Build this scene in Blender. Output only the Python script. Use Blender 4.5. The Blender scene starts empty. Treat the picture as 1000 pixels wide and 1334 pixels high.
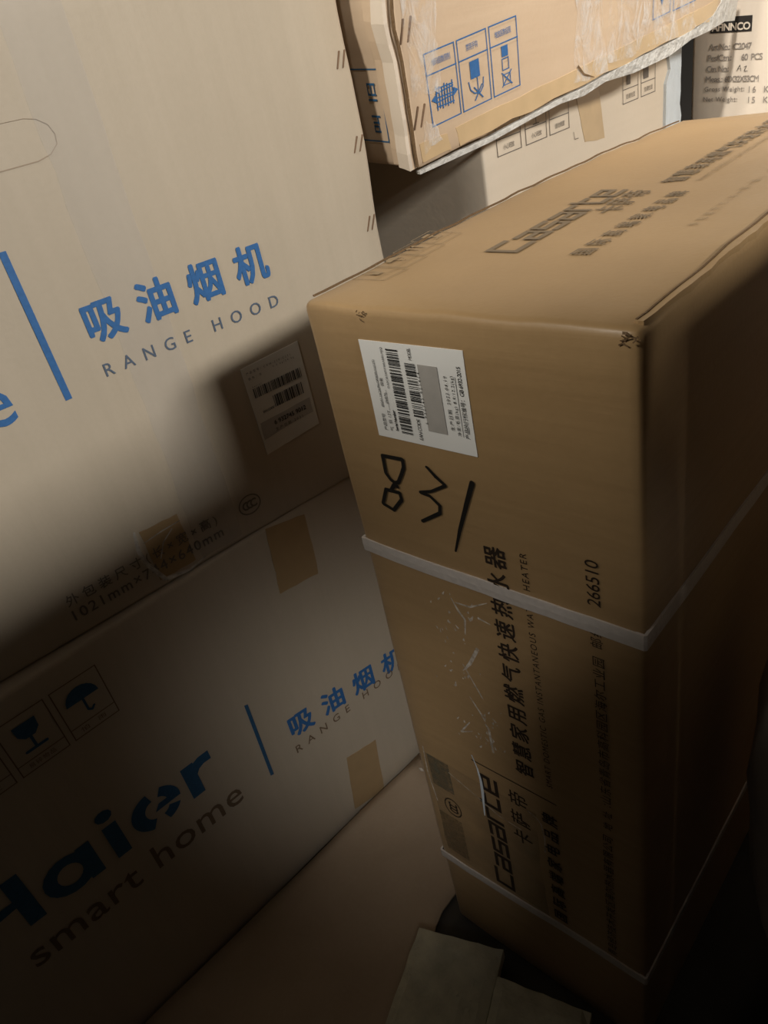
import bpy, bmesh, math, random
from mathutils import Vector, Matrix, noise
random.seed(7)
S = bpy.context.scene
COL = S.collection
V = Vector

# ------------------------------------------------------------------ camera
cd = bpy.data.cameras.new('camera'); cam = bpy.data.objects.new('camera', cd); COL.objects.link(cam)
cd.sensor_fit = 'HORIZONTAL'; cd.sensor_width = 36.0; cd.lens = 36 * 958.19 / 1000; cd.clip_start = .01
RX = V((0.73841, 0.64741, -0.18870)); RY = V((0.23220, -0.50682, -0.83019)); RZ = V((-0.63311, 0.56920, -0.52458))
M4 = Matrix((RX, -RY, -RZ)).transposed().to_4x4(); M4.translation = V((0.3661, -0.3040, 0.8468))
cam.matrix_world = M4
S.camera = cam

# ------------------------------------------------------------------ world, lamps, exposure
w = bpy.data.worlds.new('world'); S.world = w; w.use_nodes = True
w.node_tree.nodes['Background'].inputs[0].default_value = (.82, .9, 1, 1)
w.node_tree.nodes['Background'].inputs[1].default_value = 0.025
S.view_settings.view_transform = 'Standard'; S.view_settings.look = 'None'
S.view_settings.gamma = 1; S.view_settings.use_curve_mapping = False
S.view_settings.exposure = 0.0

def area(name, loc, target, sx, sy, power, col):
    l = bpy.data.lights.new(name, 'AREA'); l.shape = 'RECTANGLE'; l.size = sx; l.size_y = sy; l.energy = power; l.color = col
    o = bpy.data.objects.new(name, l); COL.objects.link(o); o.location = loc
    o.rotation_euler = (V(target) - V(loc)).to_track_quat('-Z', 'Y').to_euler(); return o
def spot(name, loc, target, power, ang, blend, size, col):
    l = bpy.data.lights.new(name, 'SPOT'); l.energy = power; l.spot_size = math.radians(ang); l.spot_blend = blend
    l.shadow_soft_size = size; l.color = col
    o = bpy.data.objects.new(name, l); COL.objects.link(o); o.location = loc
    o.rotation_euler = (V(target) - V(loc)).to_track_quat('-Z', 'Y').to_euler(); return o
area('window_daylight', (2.35, -.05, 1.78), (0, .2, .8), .75, .26, 62, (1, .95, .88))
spot('back_fill_spot', (.42, -.50, 2.35), (-.10, .88, .93), 225, 39, 1.0, .05, (1, .95, .88))  # added fill spot, brightens the cartons at the back
spot('front_fill_spot', (-.05, -.75, 1.45), (.10, .30, .86), 47, 46, 1.0, .06, (1, .94, .84))  # added fill for the tall carton's upper front and top
spot('low_pool_fill_spot', (1.20, -1.12, 1.75), (-.058, .03, .266), 92, 11.0, 1.0, .10, (1, .96, .92))  # added narrow spot, makes the soft pool of light low between the cartons

# ------------------------------------------------------------------ materials
def new_mat(name):
    m = bpy.data.materials.new(name); m.use_nodes = True
    nt = m.node_tree; return m, nt, nt.nodes['Principled BSDF']
def N(nt, t, **kw):
    n = nt.nodes.new(t)
    for k, v in kw.items(): setattr(n, k, v)
    return n
def cardboard(name, base, dark, rough=.6, streak=(3, 3, 120), fine=.5, blot=.35, bump=.12, spec=.35, sheen=.0):
    m, nt, b = new_mat(name); L = nt.links
    tc = N(nt, 'ShaderNodeTexCoord')
    mp = N(nt, 'ShaderNodeMapping'); mp.inputs['Scale'].default_value = streak; L.new(tc.outputs['Object'], mp.inputs[0])
    n1 = N(nt, 'ShaderNodeTexNoise'); n1.inputs['Scale'].default_value = 1.5; n1.inputs['Detail'].default_value = 6; L.new(mp.outputs[0], n1.inputs[0])
    n2 = N(nt, 'ShaderNodeTexNoise'); n2.inputs['Scale'].default_value = 7; n2.inputs['Detail'].default_value = 5; n2.inputs['Roughness'].default_value = .65; L.new(tc.outputs['Object'], n2.inputs[0])
    n3 = N(nt, 'ShaderNodeTexNoise'); n3.inputs['Scale'].default_value = 260; n3.inputs['Detail'].default_value = 3; L.new(tc.outputs['Object'], n3.inputs[0])
    a = N(nt, 'ShaderNodeMath', operation='MULTIPLY_ADD'); L.new(n1.outputs[0], a.inputs[0]); a.inputs[1].default_value = fine
    bl = N(nt, 'ShaderNodeMath', operation='MULTIPLY'); L.new(n2.outputs[0], bl.inputs[0]); bl.inputs[1].default_value = blot * 2
    L.new(bl.outputs[0], a.inputs[2])
    c3 = N(nt, 'ShaderNodeMath', operation='MULTIPLY_ADD'); L.new(n3.outputs[0], c3.inputs[0]); c3.inputs[1].default_value = .25; L.new(a.outputs[0], c3.inputs[2])
    r = N(nt, 'ShaderNodeMapRange'); L.new(c3.outputs[0], r.inputs[0]); r.inputs[1].default_value = .35; r.inputs[2].default_value = 1.15
    mx = N(nt, 'ShaderNodeMix', data_type='RGBA'); L.new(r.outputs[0], mx.inputs[0])
    mx.inputs[6].default_value = (*dark, 1); mx.inputs[7].default_value = (*base, 1)
    L.new(mx.outputs[2], b.inputs['Base Color'])
    b.inputs['Roughness'].default_value = rough; b.inputs['Specular IOR Level'].default_value = spec
    b.inputs['Sheen Weight'].default_value = sheen; b.inputs['Sheen Roughness'].default_value = .45
    bp = N(nt, 'ShaderNodeBump'); bp.inputs['Strength'].default_value = bump; bp.inputs['Distance'].default_value = .004
    L.new(c3.outputs[0], bp.inputs['Height']); L.new(bp.outputs[0], b.inputs['Normal'])
    return m
def plain(name, col, rough=.6, spec=.3, var=.0, scale=60, alpha=1.0, bump=0):
    m, nt, b = new_mat(name); L = nt.links
    b.inputs['Base Color'].default_value = (*col, 1); b.inputs['Roughness'].default_value = rough; b.inputs['Specular IOR Level'].default_value = spec
    if var or bump or alpha < 1:
        tc = N(nt, 'ShaderNodeTexCoord'); n = N(nt, 'ShaderNodeTexNoise'); n.inputs['Scale'].default_value = scale; n.inputs['Detail'].default_value = 5
        L.new(tc.outputs['Object'], n.inputs[0])
        if var:
            mx = N(nt, 'ShaderNodeMix', data_type='RGBA'); L.new(n.outputs[0], mx.inputs[0])
            mx.inputs[6].default_value = (*[c * (1 - var) for c in col], 1); mx.inputs[7].default_value = (*[min(1, c * (1 + var)) for c in col], 1)
            L.new(mx.outputs[2], b.inputs['Base Color'])
        if bump:
            bp = N(nt, 'ShaderNodeBump'); bp.inputs['Strength'].default_value = bump; bp.inputs['Distance'].default_value = .01
            L.new(n.outputs[0], bp.inputs['Height']); L.new(bp.outputs[0], b.inputs['Normal'])
        if alpha < 1:
            r = N(nt, 'ShaderNodeMapRange'); L.new(n.outputs[0], r.inputs[0]); r.inputs[1].default_value = .3; r.inputs[2].default_value = .7
            r.inputs[3].default_value = max(0, alpha - .3); r.inputs[4].default_value = min(1, alpha + .3)
            L.new(r.outputs[0], b.inputs['Alpha'])
    return m
def clear_coat(name, col, a):
    m, nt, b = new_mat(name); b.inputs['Base Color'].default_value = (*col, 1); b.inputs['Roughness'].default_value = .3; b.inputs['Alpha'].default_value = a
    return m
MT = {}
MT['brown'] = cardboard('brown_kraft_cardboard', (.40, .262, .125), (.30, .19, .085), rough=.44, streak=(6, 6, 110), fine=.55, blot=.3, spec=.5, sheen=.05)
MT['beige'] = cardboard('beige_kraft_cardboard', (.50, .43, .335), (.42, .36, .275), rough=.55, streak=(60, 60, 3), fine=.5, blot=.3)
MT['tan'] = cardboard('tan_cardboard', (.58, .45, .32), (.50, .37, .25), streak=(4, 4, 60))
MT['cream'] = cardboard('cream_cardboard', (.72, .63, .51), (.65, .56, .44), streak=(4, 4, 60))
MT['grey_tan'] = cardboard('grey_tan_cardboard', (.66, .58, .48), (.6, .51, .41), streak=(60, 60, 4))
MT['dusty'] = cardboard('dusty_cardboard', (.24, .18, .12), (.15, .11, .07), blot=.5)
MT['sheet'] = cardboard('dusty_cardboard_sheet', (.40, .31, .22), (.27, .20, .13), blot=.5)
MT['core'] = cardboard('cut_cardboard_edge', (.20, .125, .06), (.08, .045, .02), streak=(300, 300, 300), bump=.5)
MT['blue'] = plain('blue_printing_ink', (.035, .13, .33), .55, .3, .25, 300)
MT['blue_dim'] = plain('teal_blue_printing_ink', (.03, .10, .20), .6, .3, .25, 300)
MT['slate'] = plain('slate_printing_ink', (.09, .12, .17), .6, .3, .2, 300)
MT['ink'] = plain('dark_printing_ink', (.030, .020, .014), .6, .25, .3, 300)
MT['greyink'] = plain('faded_brown_printing_ink', (.17, .13, .085), .5, .4, .15, 300)
MT['faint'] = plain('very_faded_printing_ink', (.29, .21, .12), .5, .4, .1, 300)
MT['paleink'] = plain('grey_printing_ink', (.16, .14, .12), .6, .3, .2, 400)
MT['darkline'] = plain('hood_brown_printing_ink', (.16, .11, .07), .6, .3, .2, 300)
MT['marker'] = plain('black_marker', (.012, .011, .010), .45, .4)
MT['paper'] = plain('white_label_paper', (.82, .82, .79), .45, .4, .04, 30)
MT['paper_old'] = plain('greyed_label_paper', (.60, .58, .53), .5, .4, .08, 40)
MT['paper_grey'] = plain('grey_patch_paper', (.40, .38, .35), .5, .3, .15, 90)
MT['labelink'] = plain('label_black_ink', (.03, .03, .03), .5, .3, .3, 200)
MT['strap'] = plain('pale_grey_strapping', (.52, .47, .42), .45, .4, .12, 200, bump=.1)
MT['packtape'] = plain('brown_packing_tape', (.36, .25, .13), .3, .5, .1, 60)
MT['packtape_pale'] = plain('tan_packing_tape', (.52, .38, .22), .3, .5, .15, 40)
MT['film'] = plain('white_plastic_film', (.66, .72, .76), .3, .5, .08, 30, bump=.4)
MT['residue'] = plain('white_tape_residue', (.70, .68, .64), .5, .3, .1, 100, alpha=.55)
MT['scuff'] = plain('pale_scuffed_paper', (.62, .56, .47), .6, .3, .2, 200, alpha=.62)
MT['clear'] = plain('clear_packing_tape', (.62, .62, .62), .12, .6, .05, 20, alpha=.32)
MT['clear2'] = clear_coat('clear_tape_on_beige', (.60, .60, .62), .12)
MT['slit'] = plain('staple_slit_shadow_board', (.17, .11, .07), .7, .2, .2, 200)
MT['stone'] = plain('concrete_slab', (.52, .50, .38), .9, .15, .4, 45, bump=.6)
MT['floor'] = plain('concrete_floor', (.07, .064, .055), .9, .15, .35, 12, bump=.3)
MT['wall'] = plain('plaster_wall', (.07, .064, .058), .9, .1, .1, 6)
MT['sack'] = plain('pale_woven_sack', (.55, .50, .42), .7, .2, .15, 40, bump=.3)
MT['black'] = plain('black_printing_ink', (.025, .022, .02), .5, .3, .2, 200)

# ------------------------------------------------------------------ object helpers
def empty(name, loc, label=None, cat=None, group=None):
    o = bpy.data.objects.new(name, None); o.empty_display_size = .05; COL.objects.link(o); o.location = loc
    if label: o['label'] = label
    if cat: o['category'] = cat
    if group: o['group'] = group
    return o
def origin_of(o):
    p = V((0, 0, 0))
    while o: p += o.location; o = o.parent
    return p
def mesh_obj(name, verts, faces, mat, parent=None, smooth=False, label=None):
    """verts in world coordinates"""
    off = origin_of(parent) if parent else V((0, 0, 0))
    me = bpy.data.meshes.new(name); me.from_pydata([tuple(V(v) - off) for v in verts], [], faces); me.materials.append(mat)
    if smooth:
        for p in me.polygons: p.use_smooth = True
    me.update()
    o = bpy.data.objects.new(name, me); COL.objects.link(o); o.parent = parent
    if label: o['label'] = label
    return o

# ------------------------------------------------------------------ carton: a box with its own axes; prints are laid on its faces
def lines(a, b, r, n):
    L = [a, a + r * .3, a + r]
    for i in range(1, n): L.append(a + r + (b - a - 2 * r) * i / n)
    return L + [b - r, b - r * .3, b]
class Carton:
    def __init__(s, root, O, U, Vv, Nn, rng, r=.006, n=(14, 18, 14), deform=None):
        s.root = root; s.O = V(O); s.U = V(U).normalized(); s.V = V(Vv).normalized(); s.N = V(Nn).normalized()
        s.s0, s.s1, s.t0, s.t1, s.D = rng; s.r = r; s.n = n; s.deform = deform or (lambda p: p)
    def world(s, p):
        q = s.deform(V(p)); return s.O + s.U * q.x + s.V * q.y + s.N * q.z
    def at(s, face, a, b, e=0.0):
        if face == 'front': p = (a, b, e)
        elif face == 'end0': p = (s.s0 - e, b, a)
        elif face == 'end1': p = (s.s1 + e, b, a)
        elif face == 'top': p = (a, s.t1 + e, -b)
        return s.world(p)
    def body(s, mat, name='body'):
        ax = [lines(s.s0, s.s1, s.r, s.n[0]), lines(s.t0, s.t1, s.r, s.n[1]), lines(-s.D, 0, s.r, s.n[2])]
        lo = V((s.s0, s.t0, -s.D)); hi = V((s.s1, s.t1, 0)); r = s.r
        vid = {}; vs = []; fs = []
        def vert(p):
            k = tuple(round(c, 6) for c in p)
            if k not in vid:
                p = V(p); c = V([min(max(p[i], lo[i] + r), hi[i] - r) for i in range(3)]); d = p - c
                if d.length > 1e-9: p = c + d.normalized() * r
                vid[k] = len(vs); vs.append(s.world(p))
            return vid[k]
        for axis in range(3):
            i, j = [(1, 2), (2, 0), (0, 1)][axis]
            for side in (0, 1):
                val = (lo, hi)[side][axis]
                for p in range(len(ax[i]) - 1):
                    for q in range(len(ax[j]) - 1):
                        def P(a, b):
                            c = [0, 0, 0]; c[axis] = val; c[i] = ax[i][a]; c[j] = ax[j][b]; return vert(c)
                        f = [P(p, q), P(p + 1, q), P(p + 1, q + 1), P(p, q + 1)]
                        fs.append(f if side else f[::-1])
        return mesh_obj(name, vs, fs, mat, s.root, smooth=True)

FONT = bpy.data.curves.new('lettering', 'FONT'); FONT.resolution_u = 3
FOBJ = bpy.data.objects.new('lettering', FONT); COL.objects.link(FOBJ)
def raw_text(body, bold, sp):
    FONT.body = body; FONT.space_character = sp
    dg = bpy.context.evaluated_depsgraph_get(); dg.update()
    me = bpy.data.meshes.new_from_object(FOBJ.evaluated_get(dg))
    v = [(q.co.x, q.co.y) for q in me.vertices]; f = [tuple(p.vertices) for p in me.polygons]
    bpy.data.meshes.remove(me)
    if bold:                                                  # heavier strokes: the lettering laid over itself, slightly shifted
        n = len(v); v0, f0 = v, f; v, f = [], []
        for k in range(6):
            dx, dy = bold * math.cos(k * math.pi / 3), bold * math.sin(k * math.pi / 3)
            v += [(x + dx, y + dy, k * 3e-5) for x, y in v0]; f += [tuple(i + n * k for i in q) for q in f0]
    return v, f
def bbox(v):
    xs = [p[0] for p in v]; ys = [p[1] for p in v]; return min(xs), max(xs), min(ys), max(ys)
class Print:
    """flat print on a carton face, collected in face metres"""
    def __init__(s): s.v = []; s.f = []; s.layer = 0
    def add(s, v, f):
        s.layer = (s.layer + 1) % 12; dz = s.layer * 2e-5      # hairline layers, so that strokes never lie in exactly one plane
        n = len(s.v); s.v += [(q[0], q[1], dz + (q[2] if len(q) > 2 else 0)) for q in v]; s.f += [tuple(i + n for i in q) for q in f]
    def text(s, body, a, b, length, height, d='right', bold=0.0, fit=True):
        """a,b = lower left of the lettering as read; d = direction it reads in"""
        v, f = raw_text(body, bold, 1.0); x0, x1, y0, y1 = bbox(v)
        if fit and len(body) > 1:
            want = (y1 - y0) * length / height
            v2, _ = raw_text(body, bold, 1.5); w1 = x1 - x0; w2 = bbox(v2)[1] - bbox(v2)[0]
            sp = 1 + .5 * (want - w1) / max(1e-6, w2 - w1); sp = min(max(sp, .82), 3)
            v, f = raw_text(body, bold, sp); x0, x1, y0, y1 = bbox(v)
        out = []
        for pt in v:
            x, y = pt[:2]; u = (x - x0) / (x1 - x0) * length; h = (y - y0) / (y1 - y0) * height
            out.append({'right': (a + u, b + h), 'up': (a - h, b + u), 'left': (a - u, b - h), 'down': (a + h, b - u)}[d] + tuple(pt[2:]))
        s.add(out, f); return s
    def stroke(s, pts, wd, closed=False, taper=None, caps=True):
        pts = list(pts)
        if closed: pts = pts + [pts[0]]
        for k in range(len(pts) - 1):
            (x0, y0), (x1, y1) = pts[k], pts[k + 1]; L = math.hypot(x1 - x0, y1 - y0)
            if L < 1e-9: continue
            w0 = w1 = wd / 2
            if taper: w0 = wd / 2 * taper[k]; w1 = wd / 2 * taper[k + 1]
            nx, ny = -(y1 - y0) / L, (x1 - x0) / L
            s.add([(x0 - nx * w0, y0 - ny * w0), (x1 - nx * w1, y1 - ny * w1), (x1 + nx * w1, y1 + ny * w1), (x0 + nx * w0, y0 + ny * w0)], [(0, 1, 2, 3)])
        if caps:
            for k, (x, y) in enumerate(pts):
                r = wd / 2 * (taper[k] if taper else 1)
                s.add([(x + r * math.cos(i * math.pi / 4), y + r * math.sin(i * math.pi / 4)) for i in range(8)], [tuple(range(8))])
        return s
    def square(s, pts, wd):
        """polyline with square ends and corners"""
        for k in range(len(pts) - 1):
            (x0, y0), (x1, y1) = pts[k], pts[k + 1]; L = math.hypot(x1 - x0, y1 - y0); dx, dy = (x1 - x0) / L * wd / 2, (y1 - y0) / L * wd / 2
            x0 -= dx; y0 -= dy; x1 += dx; y1 += dy
            s.add([(x0 + dy, y0 - dx), (x1 + dy, y1 - dx), (x1 - dy, y1 + dx), (x0 - dy, y0 + dx)], [(0, 1, 2, 3)])
        return s
    def poly(s, pts): s.add(list(pts), [tuple(range(len(pts)))]); return s
    def rect(s, x0, y0, x1, y1): return s.poly([(x0, y0), (x1, y0), (x1, y1), (x0, y1)])
    def frame(s, x0, y0, x1, y1, wd): return s.square([(x0, y0), (x1, y0), (x1, y1), (x0, y1), (x0, y0)], wd)
    def grid(s, q, nx=6, ny=6, wob=0.0):
        n = len(s.v)
        (ax, ay), (bx, by), (cx, cy), (dx, dy) = q
        for j in range(ny + 1):
            for i in range(nx + 1):
                u, t = i / nx, j / ny
                x = (ax * (1 - u) + bx * u) * (1 - t) + (dx * (1 - u) + cx * u) * t; y = (ay * (1 - u) + by * u) * (1 - t) + (dy * (1 - u) + cy * u) * t
                if wob and (i in (0, nx) or j in (0, ny)): x += random.uniform(-wob, wob); y += random.uniform(-wob, wob)
                s.v.append((x, y))
        for j in range(ny):
            for i in range(nx): k = n + j * (nx + 1) + i; s.f.append((k, k + 1, k + nx + 2, k + nx + 1))
        return s
    def bars(s, x0, y0, x1, y1, n, d='x', seed=1, fill=.55):
        """barcode: stripes that follow each other along d"""
        R = random.Random(seed); ws = [R.choice((1, 1, 2, 3)) for _ in range(2 * n)]; T = sum(ws); c = 0
        for k, q in enumerate(ws):
            if k % 2 == 0:
                p0, p1 = c / T, (c + q) / T
                if d == 'x': s.rect(x0 + (x1 - x0) * p0, y0, x0 + (x1 - x0) * p1, y1)
                else: s.rect(x0, y0 + (y1 - y0) * p0, x1, y0 + (y1 - y0) * p1)
            c += q
        return s
    def xf(s, fn): s.v = [tuple(fn(q[0], q[1])) + tuple(q[2:]) for q in s.v]; return s
    def build(s, name, ct, face, mat, e=.0007, parent=None, label=None, split=True):
        first = None
        for v, f in (s.clusters() if split else [(s.v, s.f)]):
            o = mesh_obj(name, [ct.at(face, q[0], q[1], e + (q[2] if len(q) > 2 else 0)) for q in v], f, mat, parent or ct.root, label=label); first = first or o
        return first
    def clusters(s):
        """pieces of print that stand well apart become objects of their own"""
        par = list(range(len(s.v)))
        def find(i):
            while par[i] != i: par[i] = par[par[i]]; i = par[i]
            return i
        for q in s.f:
            for i in q[1:]: par[find(i)] = find(q[0])
        isl = {}
        for k, q in enumerate(s.f): isl.setdefault(find(q[0]), []).append(k)
        keys = list(isl); bb = []
        for k in keys:
            pts = [s.v[i] for q in isl[k] for i in s.f[q]]; bb.append(bbox(pts))
        n = len(keys); grp = list(range(n))
        def g(i):
            while grp[i] != i: i = grp[i]
            return i
        for i in range(n):
            for j in range(i + 1, n):
                a, b = bb[i], bb[j]; size = max(a[1] - a[0], a[3] - a[2], b[1] - b[0], b[3] - b[2])
                gap = math.hypot(max(0, a[0] - b[1], b[0] - a[1]), max(0, a[2] - b[3], b[2] - a[3]))
                if gap < .8 * max(.02, .5 * size) and g(i) != g(j): grp[g(j)] = g(i)
        out = {}
        for i in range(n): out.setdefault(g(i), []).extend(isl[keys[i]])
        res = []
        for fk in out.values():
            mp = {}; vv = []; ff = []
            for k in fk:
                for i in s.f[k]:
                    if i not in mp: mp[i] = len(vv); vv.append(s.v[i])
                ff.append(tuple(mp[i] for i in s.f[k]))
            res.append((vv, ff))
        return res
    def slab(s, name, ct, face, mat, e0=.0, e1=.002, parent=None, label=None):
        """the outline's faces given thickness e0..e1"""
        bm = bmesh.new(); vv = [bm.verts.new(ct.at(face, q[0], q[1], e1)) for q in s.v]; lo = {}
        for q in s.f:
            try: bm.faces.new([vv[i] for i in q])
            except ValueError: pass
        bm.edges.ensure_lookup_table()
        edges = [ed for ed in bm.edges if len(ed.link_faces) == 1]; bm.verts.index_update(); idx = {v_: i for i, v_ in enumerate(vv)}
        for ed in edges:
            for q in ed.verts:
                if q not in lo: x, y = s.v[idx[q]][:2]; lo[q] = bm.verts.new(ct.at(face, x, y, e0))
        for ed in edges:
            a, b = ed.verts; f = ed.link_faces[0]
            bm.faces.new((b, a, lo[a], lo[b]))
        bmesh.ops.recalc_face_normals(bm, faces=bm.faces)
        me = bpy.data.meshes.new(name); off = origin_of(parent or ct.root)
        bmesh.ops.translate(bm, verts=bm.verts, vec=-off); bm.to_mesh(me); bm.free(); me.materials.append(mat)
        o = bpy.data.objects.new(name, me); COL.objects.link(o); o.parent = parent or ct.root
        if label: o['label'] = label
        return o

def nz(p, sc, amp): return noise.noise(V(p) * sc) * amp

# ------------------------------------------------------------------ setting: floor, walls, ceiling, daylight openings
def box_vf(x0, y0, z0, x1, y1, z1):
    v = [(x, y, z) for z in (z0, z1) for y in (y0, y1) for x in (x0, x1)]
    f = [(0, 2, 3, 1), (4, 5, 7, 6), (0, 1, 5, 4), (2, 6, 7, 3), (0, 4, 6, 2), (1, 3, 7, 5)]
    return v, f
def struct(name, parts, mat):
    vs, fs = [], []
    for p in parts:
        v, f = box_vf(*p); n = len(vs); vs += v; fs += [tuple(i + n for i in q) for q in f]
    o = mesh_obj(name, vs, fs, mat); o['kind'] = 'structure'; return o
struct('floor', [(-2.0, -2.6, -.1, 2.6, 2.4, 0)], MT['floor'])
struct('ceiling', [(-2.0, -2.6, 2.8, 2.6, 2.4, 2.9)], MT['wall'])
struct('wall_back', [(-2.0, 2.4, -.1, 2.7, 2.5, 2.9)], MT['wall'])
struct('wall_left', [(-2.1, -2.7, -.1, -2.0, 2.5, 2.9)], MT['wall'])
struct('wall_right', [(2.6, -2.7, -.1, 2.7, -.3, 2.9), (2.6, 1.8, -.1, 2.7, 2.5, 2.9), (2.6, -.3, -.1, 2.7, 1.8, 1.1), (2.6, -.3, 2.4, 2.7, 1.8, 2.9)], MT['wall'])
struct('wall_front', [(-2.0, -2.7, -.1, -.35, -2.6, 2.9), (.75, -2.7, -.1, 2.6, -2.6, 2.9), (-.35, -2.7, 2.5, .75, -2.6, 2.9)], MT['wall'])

# ------------------------------------------------------------------ tall brown carton in front
W, H, D = .2225, .72, .575
root = empty('water_heater_carton', (W / 2, D / 2, 0), 'tall narrow brown carton with white strapping, a white label and black marker scribbles', 'carton')
def main_def(p):
    s, t, w = p; y = -w
    kx = max(0, 1 - s / W); kz = (t / H) ** 6
    bul = math.sin(math.pi * min(max(y / D, 0), 1)) ** .8
    ds = -.020 * bul * kx * kz - .006 * kx * kz * math.exp(-(y / .05) ** 2)
    ds += .0025 * math.sin(math.pi * t / H) * (s / W - .5) * 2
    dt = 0
    if t > H * .98:                                           # worn, slightly sagging top and edges
        dt -= .004 * math.sin(math.pi * s / W) * math.sin(math.pi * min(max(y / D, 0), 1))
        dt += nz((s, 0, y), 30, .0016) * (1 if (s < .02 or s > W - .02 or y < .02) else .3)
    dw = nz((s, t, 0), 9, .0012) if w > -.05 else 0
    return V((s + ds, t + dt, w + dw))
C1 = Carton(root, (0, 0, 0), (1, 0, 0), (0, 0, 1), (0, -1, 0), (0, W, 0, H, D), r=.006, n=(14, 34, 26), deform=main_def)
C1.body(MT['brown'])
# cut edges of the folded flaps along both long sides of the top
ed = Print().grid([(W - .0062, .009), (W - .0015, .009), (W - .0005, D - .006), (W - .0052, D - .006)], 3, 44, .0007)
ed.slab('side_flap', C1, 'top', MT['brown'], -.003, .0010)
ed = Print().stroke([(W - .0060 + nz((y / 60, 1, 1), 22, .0011), .010 + y / 60 * (D - .02)) for y in range(60)], .0010, caps=False)
ed.slab('flap_edge', C1, 'top', MT['core'], .0002, .0016, label='ragged dark cut edge of the top flap')
ed = Print().stroke([(.0035 + nz((y / 50, 2, 1), 18, .0012), .01 + y / 50 * (D - .02)) for y in range(51)], .0012, caps=False)
ed.slab('flap_edge', C1, 'top', MT['core'], .0002, .0014)
# frayed corner and dents on the front top edge
for cx, n_, sp in ((.2195, 16, .006), (.053, 9, .005)):
    fr = Print()
    for k in range(n_):
        a = cx + random.uniform(-sp, sp * .6); b = H - .004 + random.uniform(-.004, .003); an = random.uniform(0, 6.28); l = random.uniform(.001, .004)
        fr.stroke([(a, b), (a + l * math.cos(an), b + l * math.sin(an) * .6)], .0007, caps=False)
    fr.build('frayed_edge', C1, 'front', MT['core'], .0008)
# printing on the front, read upwards
Print().text('智慧家用燃气快速热水器', .1325, .338, .229, .0172, 'up', .022).build('product_name', C1, 'front', MT['ink'])
Print().text('SMART DOMESTIC GAS INSTANTANEOUS WATER HEATER', .1482, .339, .230, .0050, 'up', .0).build('product_subtitle', C1, 'front', MT['ink'])
p = Print().text('青岛经济技术开发区海尔热水器有限公司', .1970, .141, .175, .0085, 'up')
p.text('地址：', .1970, .325, .030, .0075, 'up').text('山东省青岛市高科园区海尔工业园', .1970, .357, .146, .0086, 'up')
p.text('邮编：', .1965, .5115, .022, .0085, 'up').text('266510', .1965, .5455, .0345, .0086, 'up')
p.build('address_lines', C1, 'front', MT['ink'])
Print().square([(.0695, .3200), (.1497, .3200)], .0011).build('divider_line', C1, 'front', MT['ink'])
def logo(a, b, L, h):
    """squared lower-case logo lettering that reads upwards from (a,b): x along +b, letter tops to -a"""
    g = {'C': (1.25, [[(1.25, 1.2), (0, 1.2), (0, 0), (1.25, 0)]]), 'a': (1, [[(.05, 1), (1, 1), (1, 0), (0, 0), (0, .5), (1, .5)]]),
         's': (1, [[(1, 1), (0, 1), (0, .5), (1, .5), (1, 0), (0, 0)]]), 'r': (.75, [[(0, 0), (0, 1), (.75, 1)]]),
         't': (.8, [[(0, 1.3), (0, 0), (.8, 0)], [(0, 1), (.75, 1)]]), 'e': (1, [[(1, 0), (0, 0), (0, 1), (1, 1), (1, .5), (0, .5)]])}
    pr = Print(); x = 0
    for c in 'Casarte':
        wd, st = g[c]
        for q in st: pr.square([(x + u * 1.0, v_) for u, v_ in q], .25)
        x += wd + .42
    T = x - .42
    return pr.xf(lambda u, v_: (a - v_ / 1.25 * h, b + u / T * L))
logo(.0915, .141, .164, .0185).build('brand_lettering', C1, 'front', MT['ink'])
Print().text('卡萨帝', .1222, .236, .0715, .0188, 'up', .004).build('brand_characters', C1, 'front', MT['ink'])
Print().text('国际高端家电品牌', .1495, .142, .160, .0143, 'up', .018).build('slogan', C1, 'front', MT['ink'])
# rubbed dark block of small print by the left edge, with a certification mark
p = Print().grid([(.0135, .246), (.0385, .246), (.0385, .2905), (.0135, .2905)], 3, 3)
p.build('printed_block', C1, 'front', plain('rubbed_green_grey_print', (.12, .11, .075), .5, .3, .5, 160, alpha=.5), .0005)
p = Print().grid([(.0125, .142), (.0400, .142), (.0400, .205), (.0125, .205)], 3, 3)
p.build('printed_block', C1, 'front', plain('rubbed_brown_print', (.17, .12, .065), .5, .3, .5, 200, alpha=.42), .0005)
p = Print().stroke([(.0330 + .0095 * math.cos(k * .4), .2235 + .0125 * math.sin(k * .4)) for k in range(16)], .0012, True, caps=False)
for k, c in enumerate('CCC'): p.text(c, .0390 - .0000, .2165 + k * .0045, .0052, .0105, 'up', .03)
p.build('certification_mark', C1, 'front', MT['ink'], .0009)
# marker scribbles
p = Print()
p.stroke([(.0434, .6172), (.061, .6179), (.0605, .6115), (.0570, .6051), (.0530, .5985), (.0500, .5972), (.0462, .5990), (.0430, .6035), (.0434, .6172)], .0030)
p.stroke([(.0475, .5985), (.0515, .5944), (.0480, .5953), (.0440, .5897), (.0500, .5960)], .0026)
p.stroke([(.0405, .5894), (.0519, .5896), (.0524, .5840), (.0426, .5729), (.0332, .5758), (.0395, .5894)], .0030)
p.build('marker_numeral', C1, 'front', MT['marker'], .0009)
Print().stroke([(.0808, .6167), (.0868, .6108), (.0937, .6057), (.0812, .5983), (.0712, .595), (.079, .594), (.086, .5882), (.0849, .582), (.0679, .5708)], .0027,
    taper=(.8, 1, .9, .8, 1, .9, 1, 1.1, 1)).build('marker_squiggle', C1, 'front', MT['marker'], .0009)
Print().stroke([(.1154, .6129), (.1094, .5982), (.0993, .5727), (.0926, .5532)], .0032, taper=(1.2, 1.1, .9, .5)).build('marker_stroke', C1, 'front', MT['marker'], .0009)
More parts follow.
